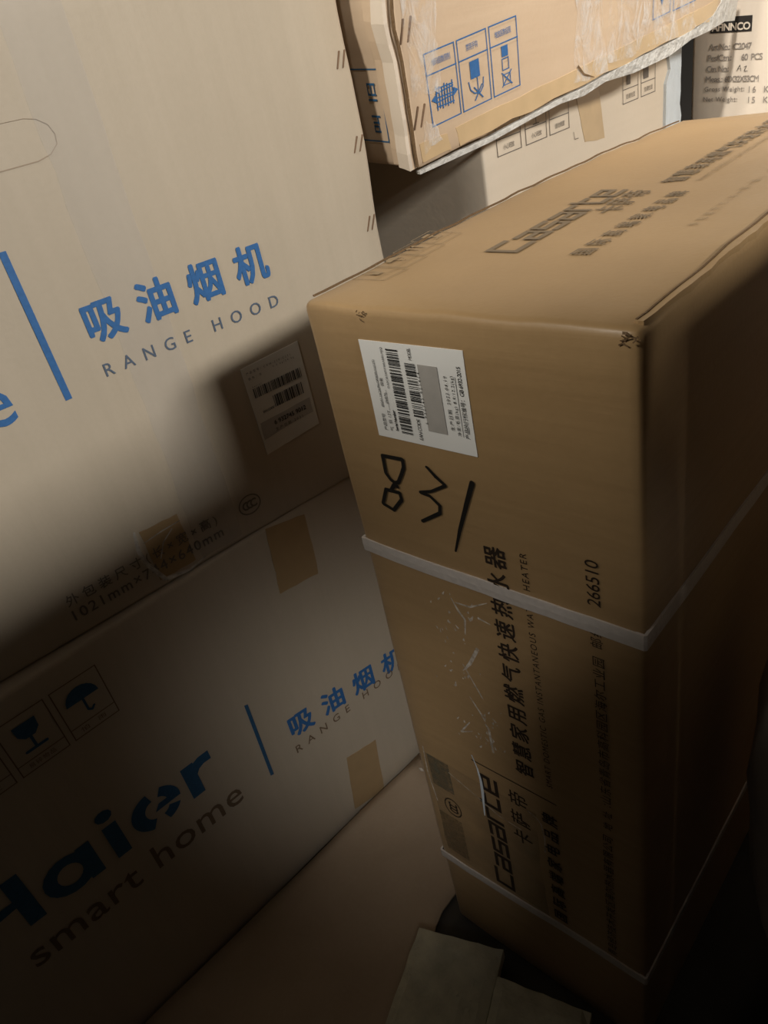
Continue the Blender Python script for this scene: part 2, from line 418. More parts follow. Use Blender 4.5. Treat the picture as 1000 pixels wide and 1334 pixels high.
# white label, its writing read upwards
lab = Print().grid([(.0441, .6327), (.1226, .6327), (.1226, .6996), (.0441, .6990)], 8, 8).slab('label', C1, 'front', MT['paper'], 0, .0006)
p = Print()
p.text('产品型号', .0538, .6382, .012, .0030, 'up').text('JSQ31-16CJ5(PH1SP3DPU1)(12T)', .0545, .655, .032, .0022, 'up')
p.text('气  质 12T', .0590, .6386, .0145, .0030, 'up').text('(白电气)', .0595, .658, .0075, .003, 'up').text('国能', .0580, .670, .0055, .0026, 'up')
p.text('Serial Number', .0630, .6395, .0147, .0020, 'up', .03).text('GA0CR500W00ABRU4JQ', .0632, .669, .027, .0022, 'up')
p.text('EAN CODE', .0827, .6366, .0145, .0027, 'up').text('6 932745 921414', .0892, .6488, .034, .0020, 'up').text('MODEL', .0850, .6902, .0075, .0024, 'up')
p.text('生产日期  2022.04.19', .1092, .6480, .0350, .0030, 'up').text('净重/毛重(kg) 8.9/12.2(kg)', .1140, .6450, .0385, .0032, 'up').text('产品执行标准号：GB 6932-2015', .1198, .6441, .0458, .0036, 'up')
p.square([(.1149, .645), (.1149, .683)], .0003).square([(.0540, .655), (.0540, .687)], .0002).square([(.0588, .6535), (.0588, .6675)], .0002)
p.build('label_writing', C1, 'front', MT['labelink'], .0010, lab)
Print().bars(.0655, .6385, .0748, .6965, 46, 'y', 3).build('barcode', C1, 'front', MT['labelink'], .0010, lab)
Print().bars(.0785, .6525, .0866, .6882, 28, 'y', 9).build('barcode', C1, 'front', MT['labelink'], .0010, lab)
Print().grid([(.0884, .6442), (.1029, .6442), (.1029, .6879), (.0884, .6879)], 3, 4).build('grey_patch', C1, 'front', MT['paper_grey'], .0010, lab, 'plain grey rectangle on the label')  # plain grey rectangle over a blanked-out field of the label
# strapping
def strap(z0, slope, wd, skew):
    r = .004; e = .0014; vs = []; fs = []; ring = []
    def side(face, pts): ring.extend([(face, a) for a in pts])
    side('front', [W * k / 14 for k in range(15)]); side('end1', [-D * k / 20 for k in range(21)])
    bk = [W - W * k / 6 for k in range(7)]
    def P(face, a, z, ee):
        if face == 'front': return C1.world((a, z, ee))
        if face == 'end1': return C1.world((W + ee, z, a))
        if face == 'back': return C1.world((a, z, -D - ee))
        return C1.world((-ee, z, a))
    ring.extend([('back', a) for a in bk]); ring.extend([('end0', -D + D * k / 20) for k in range(21)])
    for k, (f, a) in enumerate(ring):
        z = z0 + (slope * a / W if f == 'front' else slope if f == 'end1' else 0 if f == 'end0' else slope * a / W) + nz((k * .21, z0, 0), 3, .0012)
        for zz, ee in ((z - wd / 2, -.0005), (z - wd / 2, e), (z, e + .0003), (z + wd / 2, e), (z + wd / 2, -.0005)): vs.append(P(f, a, zz, ee))
    n = len(ring)
    for k in range(n):
        for j in range(4):
            a = k * 5 + j; b = ((k + 1) % n) * 5 + j; fs.append((a, b, b + 1, a + 1))
    mesh_obj('strap', vs, fs, MT['strap'], root, smooth=False)
strap(.5285, .001, .0118, 0); strap(.1215, .010, .0105, 0)
# scraped tape and scuffs
p = Print()
p.stroke([(.0804, .5071), (.0855, .496), (.0900, .4901), (.0876, .4745)], .0024, taper=(.3, 1, .8, .3), caps=False)
p.stroke([(.0841, .5042), (.0965, .505), (.1124, .5151)], .0018, taper=(.6, 1, .3), caps=False)
p.stroke([(.102, .4972), (.1123, .4953)], .0022, taper=(1, .3), caps=False)
p.stroke([(.0973, .4651), (.0871, .4443), (.079, .4331)], .0030, taper=(1, 1, .2), caps=False)
p.stroke([(.0800, .4410), (.0930, .4130), (.0945, .4100)], .0016, taper=(.4, 1, .2), caps=False)
p.stroke([(.0811, .4058), (.0894, .3912), (.0925, .3830)], .0020, taper=(.3, 1, .6), caps=False)
p.stroke([(.0920, .3800), (.0947, .3763), (.0953, .3467)], .0026, taper=(.5, 1, .8), caps=False)
p.stroke([(.0759, .3722), (.0640, .3530), (.0774, .3619)], .0018, taper=(.6, 1, .2), caps=False)
for k in range(70):
    t = random.random(); a = .082 + .012 * math.sin(t * 7) + random.gauss(0, .012); b = .345 + .165 * t; an = random.uniform(.8, 2.4); l = random.uniform(.001, .005)
    p.stroke([(a, b), (a + l * math.cos(an), b + l * math.sin(an))], random.uniform(.0007, .0024), taper=(1, .3), caps=False)
p.build('scraped_tape', C1, 'front', MT['scuff'], .0010, split=False, label='pale flaky scrape marks where tape was pulled off')['kind'] = 'stuff'
p = Print().stroke([(.0745, .3137), (.0760, .2980), (.0757, .2828), (.0727, .2444)], .0026, taper=(.6, 1, 1.2, .5), caps=False)
p.stroke([(.0710, .3280), (.0745, .3137)], .0012, caps=False)
p.build('torn_tape', C1, 'front', MT['film'], .0012, label='bright sliver of torn clear tape')
p = Print().stroke([(.0377, .2806), (.0669, .2683), (.0895, .2579), (.1124, .2566)], .0009, caps=False).stroke([(.1215, .2912), (.130, .288), (.134, .2823), (.136, .264), (.1347, .2436)], .0010, caps=False)
p.stroke([(.012, .300), (.010, .262), (.014, .22)], .001, caps=False).stroke([(.004, .26), (-.001, .257)], .004, caps=False)
p.build('tape_edge', C1, 'front', MT['scuff'], .0010)
Print().grid([(.012, .135), (.128, .135), (.128, .292), (.012, .292)], 6, 6, .002).build('clear_tape', C1, 'front', plain('glossy_clear_tape', (.35, .25, .14), .18, .6, .05, 20, alpha=.32), .0004)
# printing on the top, read away from the viewer
logo(.0905, .1165, .164, .0215).build('brand_lettering', C1, 'top', MT['greyink'], .0008)
Print().text('卡萨帝', .1150, .2130, .0640, .0205, 'up', .004).build('brand_characters', C1, 'top', MT['greyink'], .0008)
Print().text('国际高端家电品牌', .1435, .111, .157, .0140, 'up', .018).build('slogan', C1, 'top', MT['greyink'], .0008)
Print().text('智慧家用燃气快速热水器', .1255, .301, .226, .0185, 'up', .020).build('product_name', C1, 'top', MT['greyink'], .0008)
Print().text('SMART DOMESTIC GAS INSTANTANEOUS WATER HEATER', .1385, .301, .228, .0050, 'up').build('product_subtitle', C1, 'top', MT['faint'], .0008)
Print().text('外包装尺寸(长×宽×高)  净重/毛重', .1835, .172, .19, .0075, 'up').build('size_line', C1, 'top', MT['faint'], .0008)
def handling(pr, k, x, y, s):
    """simple handling symbols: 0 glass, 1 arrows, 2 umbrella, 3 stack"""
    T = lambda q: [(x + a * s, y + b * s) for a, b in q]
    if k == 0:
        pr.poly(T([(-.28, .4), (.28, .4), (.26, .1), (.12, -.05), (-.12, -.05), (-.26, .1)])).stroke(T([(0, -.05), (0, -.4)]), .07 * s).stroke(T([(-.25, -.4), (.25, -.4)]), .08 * s)
    elif k == 1:
        for d in (-.22, .22): pr.stroke(T([(d, -.4), (d, .1)]), .1 * s, caps=False).poly(T([(d - .18, .08), (d + .18, .08), (d, .42)]))
    elif k == 2:
        pr.poly(T([(.42 * math.cos(a * math.pi / 10), .42 * math.sin(a * math.pi / 10)) for a in range(11)])).stroke(T([(0, 0), (0, -.36), (.08, -.42), (.16, -.34)]), .06 * s)
    else:
        pr.rect(x - .2 * s, y - .35 * s, x + .2 * s, y + .05 * s).frame(x - .2 * s, y + .08 * s, x + .2 * s, y + .42 * s, .05 * s)
for k in range(4):
    p = Print(); y0 = .046 + .028 * k; sh = -.0035 * k
    sh += .004; p.frame(.002 + sh, y0, .030 + sh, y0 + .0255, .0006).square([(.022 + sh, y0), (.022 + sh, y0 + .0255)], .0005)
    q = Print(); handling(q, (3, 2, 1, 0)[k], 0, 0, .016); q.xf(lambda u, v_: (.012 + sh - v_, y0 + .0127 + u)); p.add(q.v, q.f)
    p.build('handling_symbol', C1, 'top', MT['faint'], .0008, split=False)

# ------------------------------------------------------------------ the two range hood cartons on the left, stacked
def hood_axes(deg):
    a = math.radians(deg); return (math.sin(a), math.cos(a), 0), (math.cos(a), -math.sin(a), 0)
def hood_def(seed):
    def f(p):
        s, t, w = p
        e = max(0, 1 - abs(s - .245) / .03)
        dw = nz((s + seed, t, 0), 6, .0018) + e * nz((t * 1.0, seed, 0), 22, .003) if w > -.02 else 0
        ds = e * nz((t, seed + 4, 0), 16, .0022)
        return V((s + ds, t, w + dw))
    return f
def staple(ct, face, a, b, mat, sc=1.0, lab=None):
    q = Print()
    for k in (0, 1): q.stroke([(a - .0035 * sc + k * .0062 * sc, b - .006 * sc), (a + .0020 * sc + k * .0062 * sc, b + .006 * sc)], .0013 * sc, taper=(.7, 1))
    return q.slab('staple', ct, face, mat, 0, .0012, label=lab)
U, Nn = hood_axes(7.5)
root = empty('range_hood_carton', (-.42, -.1, .468), 'beige carton with bright blue lettering and white label, upper of the left stack', 'carton', 'range hood cartons of the left stack')
C2 = Carton(root, (-.19, 0, 0), U, (0, 0, 1), Nn, (-.50, .248, .4685, .936, .54), r=.005, n=(22, 18, 10), deform=hood_def(1.3))
C2.body(MT['beige'])
Print().rect(-.0943, .6642, -.0889, .778).build('printed_bar', C2, 'front', MT['blue'])
Print().text('吸油烟机', -.0575, .6955, .1715, .0330, 'right', .03).build('product_name', C2, 'front', MT['blue'])
Print().text('RANGE HOOD', -.0572, .6690, .1712, .0106, 'right', .004).build('product_subtitle', C2, 'front', MT['slate'])
Print().text('smart home', -.3720, .6640, .2415, .0400, 'right', .004).build('brand_tagline', C2, 'front', MT['blue'])
def haier(a, b, L, h):
    pr = Print(); P0 = lambda q: q
    def st(pts, wd):
        closed = math.hypot(pts[0][0] - pts[-1][0], pts[0][1] - pts[-1][1]) < 1e-6; m = len(pts); vs = []
        for k, (x, y) in enumerate(pts):
            a = pts[k - 1] if k else (pts[-2] if closed else pts[0]); b = pts[k + 1] if k < m - 1 else (pts[1] if closed else pts[-1])
            L = math.hypot(b[0] - a[0], b[1] - a[1]); nx, ny = -(b[1] - a[1]) / L * wd / 2, (b[0] - a[0]) / L * wd / 2
            vs += [(x - nx, y - ny), (x + nx, y + ny)]
        pr.add(vs, [(2 * k, 2 * k + 2, 2 * k + 3, 2 * k + 1) for k in range(m - 1)])
    pr.poly([(.0, 0), (.20, 0), (.20, 1), (.0, 1)]).poly([(.62, 0), (.82, 0), (.82, 1), (.62, 1)]).poly([(.2, .40), (.62, .46), (.62, .60), (.2, .60)])
    c = lambda cx, cy, rx, ry, a0, a1, n=18: [(cx + rx * math.cos(math.radians(a0 + (a1 - a0) * k / n)), cy + ry * math.sin(math.radians(a0 + (a1 - a0) * k / n))) for k in range(n + 1)]
    st(c(1.25, .36, .24, .28, 0, 360), .17); pr.rect(1.42, 0, 1.60, .70)
    pr.rect(1.78, 0, 1.97, .70); pr.poly(c(1.875, .90, .11, .11, 0, 360, 10)[:-1])
    st(c(2.44, .36, .24, .28, 95, 250), .19); st(c(2.48, .36, .24, .28, 70, -5), .17); pr.poly([(2.42, .30), (2.80, .30), (2.80, .42), (2.50, .42)]); st(c(2.48, .36, .24, .28, -78, -30), .17)
    pr.rect(2.92, 0, 3.11, .70); st([(3.02, .45), (3.10, .56), (3.22, .62), (3.36, .62)], .19)
    return pr.xf(lambda x, y: (a + x / 3.36 * L, b + y * h))
haier(-.388, .703, .240, .0680).build('brand_lettering', C2, 'front', MT['blue'])
p = Print().text('外包装尺寸(长×宽×高)', -.1635, .4985, .150, .0130, 'right', .01).text('1021mm×744×640mm', -.1635, .4856, .152, .0105, 'right', .01)
p.build('size_lines', C2, 'front', MT['paleink'])
p = Print().stroke([(.0235 + .0120 * math.cos(k * .314), .5015 + .0100 * math.sin(k * .314)) for k in range(20)], .0014, True, caps=False)
for k in range(3): p.text('C', .0150 + .0045 * k, .4970, .0075, .0092, 'right', .03)
p.build('certification_mark', C2, 'front', MT['paleink'])
Print().grid([(-.0835, .478), (-.0463, .4772), (-.0465, .5300), (-.0840, .5318)], 5, 5, .0006).slab('packing_tape', C2, 'front', MT['packtape'], 0, .0005, label='small torn patch of brown tape near the bottom edge')
p = Print().stroke([(-.0885, .5350), (-.0913, .5156), (-.0889, .4986), (-.0788, .476), (-.0537, .4716), (-.036, .476)], .0040, taper=(.5, 1, 1, 1, .7, .2), caps=False)
p.stroke([(-.0847, .5205), (-.0653, .5228), (-.0465, .5235)], .0014, taper=(.5, 1, .6), caps=False).stroke([(-.076, .498), (-.068, .512), (-.056, .520)], .0012, caps=False)
p.build('tape_residue', C2, 'front', MT['residue'], .0010)
lab = Print().grid([(.0576, .5400), (.1228, .5440), (.1226, .6312), (.0574, .6285)], 8, 8).slab('label', C2, 'front', MT['paper_old'], 0, .0006)
p = Print().text('产品型号：CXW-219-C2T1', .0610, .6212, .050, .0026).text('颜色：灰', .0618, .6158, .0145, .0026).text('4.5 kg/24 kg', .0895, .6175, .0245, .0024)
p.text('Serial', .0632, .6080, .010, .0016).text('EAN CODE', .0665, .5810, .0125, .0022).text('6 932745 9012', .0745, .5650, .038, .0046, 'right', .02).text('生产日期 2021', .0741, .5585, .0325, .0034)
p.build('label_writing', C2, 'front', MT['labelink'], .0010, lab)
Print().bars(.0630, .5975, .1188, .6070, 34, 'x', 5).build('barcode', C2, 'front', MT['labelink'], .0010, lab)
Print().bars(.0808, .5812, .1156, .5928, 20, 'x', 6).build('barcode', C2, 'front', MT['labelink'], .0010, lab)
Print().grid([(.0600, .5560), (.1190, .5590), (.1190, .5750), (.0600, .5730)], 4, 2, .0008).build('grey_patch', C2, 'front', MT['paper_grey'], .0008, lab)
Print().stroke([(-.125, .8252), (-.0707, .8256), (-.0430, .8262), (-.0330, .8285), (-.0262, .8338), (-.0250, .840), (-.0275, .8464), (-.0340, .8510), (-.0420, .8528), (-.125, .8530)], .0007, taper=(1, 1, 1, 1, .8, .7, .5, .4, .35, .3), caps=False).build('hand_hole_cut', C2, 'front', plain('faint_cut_line', (.34, .27, .20)), .0004, label='rounded perforated outline of a hand hole')
Print().grid([(-.040, .475), (.006, .475), (.012, .93), (-.034, .93)], 4, 20, .0012).build('clear_tape', C2, 'front', MT['clear2'], .0006, label='vertical strip of clear packing tape')
for t in (.8451, .7776, .7080): staple(C2, 'front', .2355, t, MT['slit'])

U, Nn = hood_axes(4)
root = empty('range_hood_carton', (-.42, -.1, 0), 'beige carton with dim lettering and two brown tape patches, lower of the left stack', 'carton', 'range hood cartons of the left stack')
C3 = Carton(root, (-.19, 0, 0), U, (0, 0, 1), Nn, (-.50, .25, .0, .468, .54), r=.005, n=(22, 18, 10), deform=hood_def(5.1))
C3.body(MT['beige'])
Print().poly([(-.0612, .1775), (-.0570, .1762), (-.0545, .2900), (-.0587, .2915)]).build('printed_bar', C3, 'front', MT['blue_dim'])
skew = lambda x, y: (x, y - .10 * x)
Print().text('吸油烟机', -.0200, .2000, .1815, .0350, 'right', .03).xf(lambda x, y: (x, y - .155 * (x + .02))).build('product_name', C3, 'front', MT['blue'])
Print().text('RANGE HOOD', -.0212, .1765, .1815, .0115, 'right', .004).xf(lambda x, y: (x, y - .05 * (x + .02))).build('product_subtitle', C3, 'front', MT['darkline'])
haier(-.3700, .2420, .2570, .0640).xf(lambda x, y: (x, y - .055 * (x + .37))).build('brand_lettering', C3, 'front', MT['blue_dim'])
Print().text('smart home', -.3390, .1880, .2400, .0330, 'right', .004).xf(lambda x, y: (x, y - .045 * (x + .34))).build('brand_tagline', C3, 'front', MT['darkline'])
for k, (x0, kk) in enumerate(((-.1690, 2), (-.2180, 0), (-.2670, 1), (-.3160, 3))):
    p = Print(); x1 = x0 - .0430; y0, y1 = .3852, .4432
    p.frame(x1, y0, x0, y1, .0010).square([(x1, .3965), (x0, .3965)], .0009)
    p.text(('怕雨', '易碎物品', '向上', '堆码')[k], x1 + .008, .3885, .024, .0052)
    o = p.build('symbol_frame', C3, 'front', MT['darkline'], split=False)
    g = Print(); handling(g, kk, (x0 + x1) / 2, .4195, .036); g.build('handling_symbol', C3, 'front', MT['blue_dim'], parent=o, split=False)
Print().grid([(.0240, .3880), (.0762, .3800), (.0808, .4560), (.0315, .4670)], 5, 6, .0006).slab('packing_tape', C3, 'front', MT['packtape'], 0, .0005, label='brown tape patch hanging from the top edge')
Print().grid([(.0271, .0150), (.0783, .0020), (.0870, .0930), (.0393, .1060)], 5, 6, .0006).slab('packing_tape', C3, 'front', MT['packtape'], 0, .0005, label='brown tape patch reaching down over the bottom edge')
for t in (.40, .30, .20): staple(C3, 'front', .236, t, MT['slit'])

# ------------------------------------------------------------------ tilted tan carton lying on the cream one
O4, U4, V4, N4 = V((-.12, .2707, .745)), V((.1439, .9841, .1038)), V((.0903, -.1175, .989)), V((.9855, -.1329, -.1058))
root = empty('tilted_carton', O4 + U4 * .27 - N4 * .18, 'tan carton with blue handling symbols lying tilted on the cream carton', 'carton')
def tilt_def(p):
    s, t, w = p
    e = max(0, 1 - s / .03); b = max(0, 1 - t / .02)
    return V((s + e * nz((t, 1, 0), 30, .004), t + b * nz((s, 2, 0), 26, .003), w + (nz((s, t, 7), 12, .002) if w > -.03 else 0) - .006 * max(0, (s - .47) / .07) ** 2))
C4 = Carton(root, O4, U4, V4, N4, (0, .542, 0, .30, .36), r=.006, n=(24, 16, 12), deform=tilt_def)
C4.body(MT['tan'])
# overlapping corner flaps: two board layers along the near upright corner
p = Print().grid([(-.0265, .006), (-.002, .002), (-.006, .296), (-.0400, .296)], 4, 20, .0007).slab('corner_flap', C4, 'end0', MT['tan'], 0, .0045)
p = Print().grid([(-.0150, .004), (-.001, .002), (-.003, .296), (-.0200, .296)], 3, 20, .0008).slab('corner_flap', C4, 'end0', MT['grey_tan'], .0045, .0085)
p = Print().stroke([(-.0010 + nz((k, 0, 0), .7, .0008), .004 + k * .0122) for k in range(24)], .0022, caps=False).slab('flap_edge', C4, 'front', MT['core'], .0002, .0022, label='ragged cut edge of the corner flap')
Print().grid([(.058, .003), (.520, .001), (.530, .019), (.055, .020)], 30, 3, .0006).slab('packing_tape', C4, 'front', MT['packtape_pale'], 0, .0005, label='tan tape along the lower edge')
Print().grid([(.008, .005), (.045, .004), (.043, .019), (.006, .021)], 5, 3, .0008).slab('packing_tape', C4, 'front', MT['packtape_pale'], 0, .0005)
LX = .0011
def sym4(x0, y0, x1, y1, word, dx, dl, fn):
    p = Print().frame(x0, y0, x1, y1, LX)
    if word: p.square([(x0, .0716), (x1, .0716)], LX).text(word, dx, .0772, dl, .0055)
    fn(p); p.build('handling_symbol', C4, 'front', MT['blue'], split=False)
def clamp(g):
    for k in range(7): g.stroke([(.0345 + .0035 * k, .0410 + .001 * (k % 2)), (.0350 + .0035 * k, .0610 - .001 * (k % 3))], .0012, caps=False)
    for k in range(5): g.stroke([(.0335, .0440 + .0037 * k), (.0570, .0432 + .0037 * k + .0018 * (k % 2))], .0011, caps=False)
    g.poly([(.0275, .0510), (.0335, .0475), (.0335, .0545)]).poly([(.0630, .0510), (.0570, .0475), (.0570, .0545)])
def hook(g): g.rect(.0815, .0535, .0945, .0680).stroke([(.0780, .0520), (.0800, .0450), (.0850, .0410), (.0930, .0400), (.0975, .0440), (.0990, .0510)], .0011).stroke([(.0850, .0460), (.0960, .0350)], .0012).stroke([(.0960, .0460), (.0850, .0350)], .0012).stroke([(.0905, .0530), (.0905, .0420)], .0010)
def stack(g): g.rect(.1265, .0600, .1355, .0690).frame(.1265, .0490, .1355, .0585, .0009).frame(.1265, .0360, .1370, .0450, .0008).stroke([(.1250, .0350), (.1390, .0470)], .0011).stroke([(.1250, .0470), (.1390, .0350)], .0011)
sym4(.0257, .0300, .0640, .0884, '堆码层数限制', .0335, .0240, clamp)
sym4(.0678, .0300, .1078, .0884, '禁用手钩', .0790, .0160, hook)
sym4(.1120, .0300, .1503, .0884, '堆放层数极限', .1190, .0230, stack)
sym4(.3805, .0312, .4155, .0905, '', 0, 0, lambda g: g.poly([(.393, .052), (.404, .052), (.3985, .041)]).rect(.3955, .05, .4015, .075))
sym4(.4222, .0305, .4680, .0895, '', 0, 0, lambda g: handling(g, 0, .444, .060, .036))
p = Print().frame(-.0770, .0235, -.0330, .0840, .0012); p.build('symbol_frame', C4, 'end0', MT['blue_dim'])
Print().text('旧', -.0400, .0580, .0150, .0120, 'up', .01).text('叫', -.0400, .0310, .0150, .0120, 'up', .01).build('handling_characters', C4, 'end0', MT['blue_dim'])
for t in (.1103, .0428): staple(C4, 'front', .0075, t, MT['slit'], 1.35)
staple(C4, 'front', .478, .043, MT['slit'], 1.0)
# stuck remains of stretch film
def streaky(name, scale, lo, hi, rot):
    m, nt, b = new_mat(name); L = nt.links
    b.inputs['Base Color'].default_value = (.80, .80, .79, 1); b.inputs['Roughness'].default_value = .35
    tc = N(nt, 'ShaderNodeTexCoord'); mp = N(nt, 'ShaderNodeMapping'); mp.inputs['Rotation'].default_value = rot; mp.inputs['Scale'].default_value = scale
    L.new(tc.outputs['Object'], mp.inputs[0])
    n = N(nt, 'ShaderNodeTexNoise'); n.inputs['Scale'].default_value = 1; n.inputs['Detail'].default_value = 7; n.inputs['Roughness'].default_value = .7; n.inputs['Distortion'].default_value = .8; L.new(mp.outputs[0], n.inputs[0])
    r = N(nt, 'ShaderNodeMapRange'); L.new(n.outputs[0], r.inputs[0]); r.inputs[1].default_value = lo; r.inputs[2].default_value = hi; r.inputs[4].default_value = .8
    L.new(r.outputs[0], b.inputs['Alpha']); return m
MT['stretch'] = streaky('streaky_stretch_film', (30, 55, 30), .42, .80, (.5, 0, 0))
for q in ([(.236, .006), (.292, .003), (.285, .095), (.243, .100)], [(.004, .060), (.040, .055), (.050, .145), (.010, .150)], [(.292, .010), (.350, .004), (.360, .070), (.300, .085)], [(.350, .006), (.470, .003), (.460, .040), (.365, .060)], [(.012, .012), (.034, .014), (.030, .034), (.014, .036)]):
    Print().grid(q, 5, 6, .003).build('film_remnant', C4, 'front', MT['stretch'], .0012, split=False)
Print().stroke([(.242, .022), (.252, .012), (.270, .004)], .003, taper=(1, .8, .2), caps=False).build('tear', C4, 'front', MT['core'], .0012)
p = Print(); top = [(0, -.001), (.05, -.001), (.10, -.001), (.16, -.001), (.21, -.001), (.25, .0), (.30, .0), (.36, .0), (.42, .000), (.48, .000), (.515, .006), (.545, .016), (.58, .030), (.62, .04)]
low = [(0, -.0038), (.05, -.0055), (.102, -.0057), (.160, -.005), (.21, -.006), (.252, -.0075), (.290, -.0085), (.345, -.0120), (.4155, -.0145), (.464, -.0085), (.507, -.0085), (.555, -.013), (.6085, -.0205), (.62, -.002)]
p.v = [q for pr in zip(low, top) for q in pr]; p.f = [(2 * k, 2 * k + 2, 2 * k + 3, 2 * k + 1) for k in range(len(low) - 1)]
for k, (x, y) in enumerate(p.v): p.v[k] = (x, y + nz((x, k % 2, 0), 90, .0005))
p.slab('plastic_film', C4, 'front', plain('grey_plastic_film', (.50, .49, .46), .45, .4, .2, 90, bump=.5), -.004, .0010, label='white plastic film sticking out under the lower edge')

# ------------------------------------------------------------------ cream carton under it
root = empty('cream_carton', (-.29, .65, 0), 'cream carton with black handling symbols standing under the tilted carton', 'carton')
def cream_def(p):
    s, t, w = p
    k = max(0, (t - .5) / .25); sl = .757 + .104 * (s - .40) - .0015
    tt = t + k * (sl - .75) if t > .5 else t
    return V((s, tt, w + nz((s, t, 3), 8, .001)))
C5 = Carton(root, (-.14, 0, 0), (0, 1, 0), (0, 0, 1), (1, 0, 0), (.402, .893, 0, .75, .30), r=.004, n=(16, 20, 8), deform=cream_def)
C5.body(MT['cream'])
def cp(x, y): return (x, .5 + (y - .5) / (1 + (.757 + .104 * (x - .40) - .0015 - .75) / .25))   # wanted height -> height before the crush
p = Print()
for x0, x1 in ((.4285, .4765), (.4865, .5312), (.5385, .5830)):
    p.frame(x0, .7240, x1, .7900 - .03, .0010).square([(x0, .7402), (x1, .7402)], .0010)
    p.text('小心轻放' if x0 < .5 else '请勿倒置', x0 + .012, .7285, .022, .0055)
for x0, x1 in ((.7230, .7672), (.7765, .8200)):
    p.frame(x0, .7250, x1, .7720, .0010).square([(x0, .7412), (x1, .7412)], .0010).text('防潮怕湿', x0 + .010, .7292, .025, .0060)
p.xf(cp).build('handling_symbol', C5, 'front', MT['paleink']); p = Print()
p.rect(.7345, .7455, .7450, .7580).rect(.7835, .7450, .7990, .7640).stroke([(.503, .742), (.516, .742)], .001).stroke([(.5095, .742), (.5095, .757)], .0012)
p.stroke([(.5926, .7168), (.5945, .7087), (.603, .7083)], .0008)
p.xf(cp).build('handling_symbol', C5, 'front', MT['paleink'])
Print().grid([(.6190, .7000), (.6700, .6950), (.6569, .7620), (.6000, .7620)], 5, 6, .0006).xf(cp).slab('packing_tape', C5, 'front', MT['packtape_pale'], 0, .0005)
Print().grid([(.845, .76), (.868, .76), (.866, .785), (.850, .785)], 3, 3, .0006).xf(cp).slab('packing_tape', C5, 'front', MT['packtape_pale'], 0, .0005)
p = Print(); n = 16
for k in range(n + 1):
    t = .55 + .26 * k / n
    p.v += [(.8480 + nz((t, 0, 0), 40, .006) + (.012 if t > .74 else 0), t), (.872 + nz((t, 4, 0), 30, .005), t), (.897 + nz((t, 9, 0), 42, .009), t)]
for k in range(n):
    a = 3 * k; p.f += [(a, a + 1, a + 4, a + 3), (a + 1, a + 2, a + 5, a + 4)]
p.v = [cp(*q) for q in p.v]
p.slab('plastic_film', C5, 'front', MT['film'], .0, .004, label='crumpled white plastic film wrapped around the far corner')

# ------------------------------------------------------------------ carton at the back with item data
root = empty('shipping_carton', (.08, 1.13, 0), 'beige carton at the back printed with article number and weights', 'carton')
C6 = Carton(root, (0, .93, 0), (1, 0, 0), (0, 0, 1), (0, -1, 0), (-.1345, .36, 0, 1.08, .40), r=.005, n=(14, 24, 10))
C6.body(MT['grey_tan'])
tl = lambda x, y: (x, y - .10 * (x + .115))
p = Print(); Y = (.7556, .7422, .7285, .7155, .7020, .6888)
for k, (a, b) in enumerate((('Art No.:', 'C2047'), ('Pcs/Ctn.:', '60  PCS'), ('Ctn. No.:', ''), ('Meas.:', '60X32X53CM'), ('Gross Weight:', '16  KGS'), ('Net Weight:', '15  KGS'))):
    x = -.1098 - .0011 * k
    p.text(a, x, Y[k], (.029, .033, .031, .024, .056, .048)[k], .0080, 'right', .010)
    if b: p.text(b, (-.0761, -.0648, 0, -.0862, -.0520, -.0520)[k], Y[k], (.0246, .0285, 0, .0466, .0420, .0420)[k], .0078, 'right', .012)
p.xf(tl).build('item_data', C6, 'front', plain('worn_grey_printing_ink', (.27, .235, .20), .6, .3, .35, 500))
Print().stroke([(-.0700, .7290), (-.0660, .7365), (-.0640, .7290)], .0006).stroke([(-.0690, .7315), (-.0640, .7320)], .0005).stroke([(-.0600, .7340), (-.0570, .7350), (-.0600, .7290), (-.0550, .7290)], .0006).xf(tl).build('handwritten_number', C6, 'front', MT['marker'], .001)
lg = Print().rect(-.1090, .7765, -.0530, .7950).xf(tl).build('logo_block', C6, 'front', MT['black'])
Print().text('AFINNCO', -.1070, .7785, .0520, .0092, 'right', .03).xf(tl).build('logo_lettering', C6, 'front', MT['grey_tan'], .0011, lg)

# ------------------------------------------------------------------ floor items
v = []; f = []; n = 14
for j in range(n + 1):
    for i in range(n + 1):
        a, b = i / n, j / n
        y = (-.42, -.37, -.32, -.27, -.22, -.17, -.12, -.07, -.03, -.010, -.008, .03, .07, .11, .15)[j]; xl = -.190 + math.tan(math.radians(4)) * y + .004; xr = -.014 + .064 * min(1, max(0, (-y - .02) / .13))
        x = xl + (xr - xl) * a
        v.append((x, y, .004 + abs(nz((x, y, 0), 7, .008))))
n1 = n + 1
for j in range(n):
    for i in range(n): f.append((j * n1 + i, j * n1 + i + 1, (j + 1) * n1 + i + 1, (j + 1) * n1 + i))
o = mesh_obj('cardboard_sheet', v, f, MT['sheet'], smooth=True); o['label'] = 'flat dusty cardboard sheet on the floor between the left stack and the tall brown carton'; o['category'] = 'cardboard'
sm = o.modifiers.new('thickness', 'SOLIDIFY'); sm.thickness = .004; sm.offset = 1
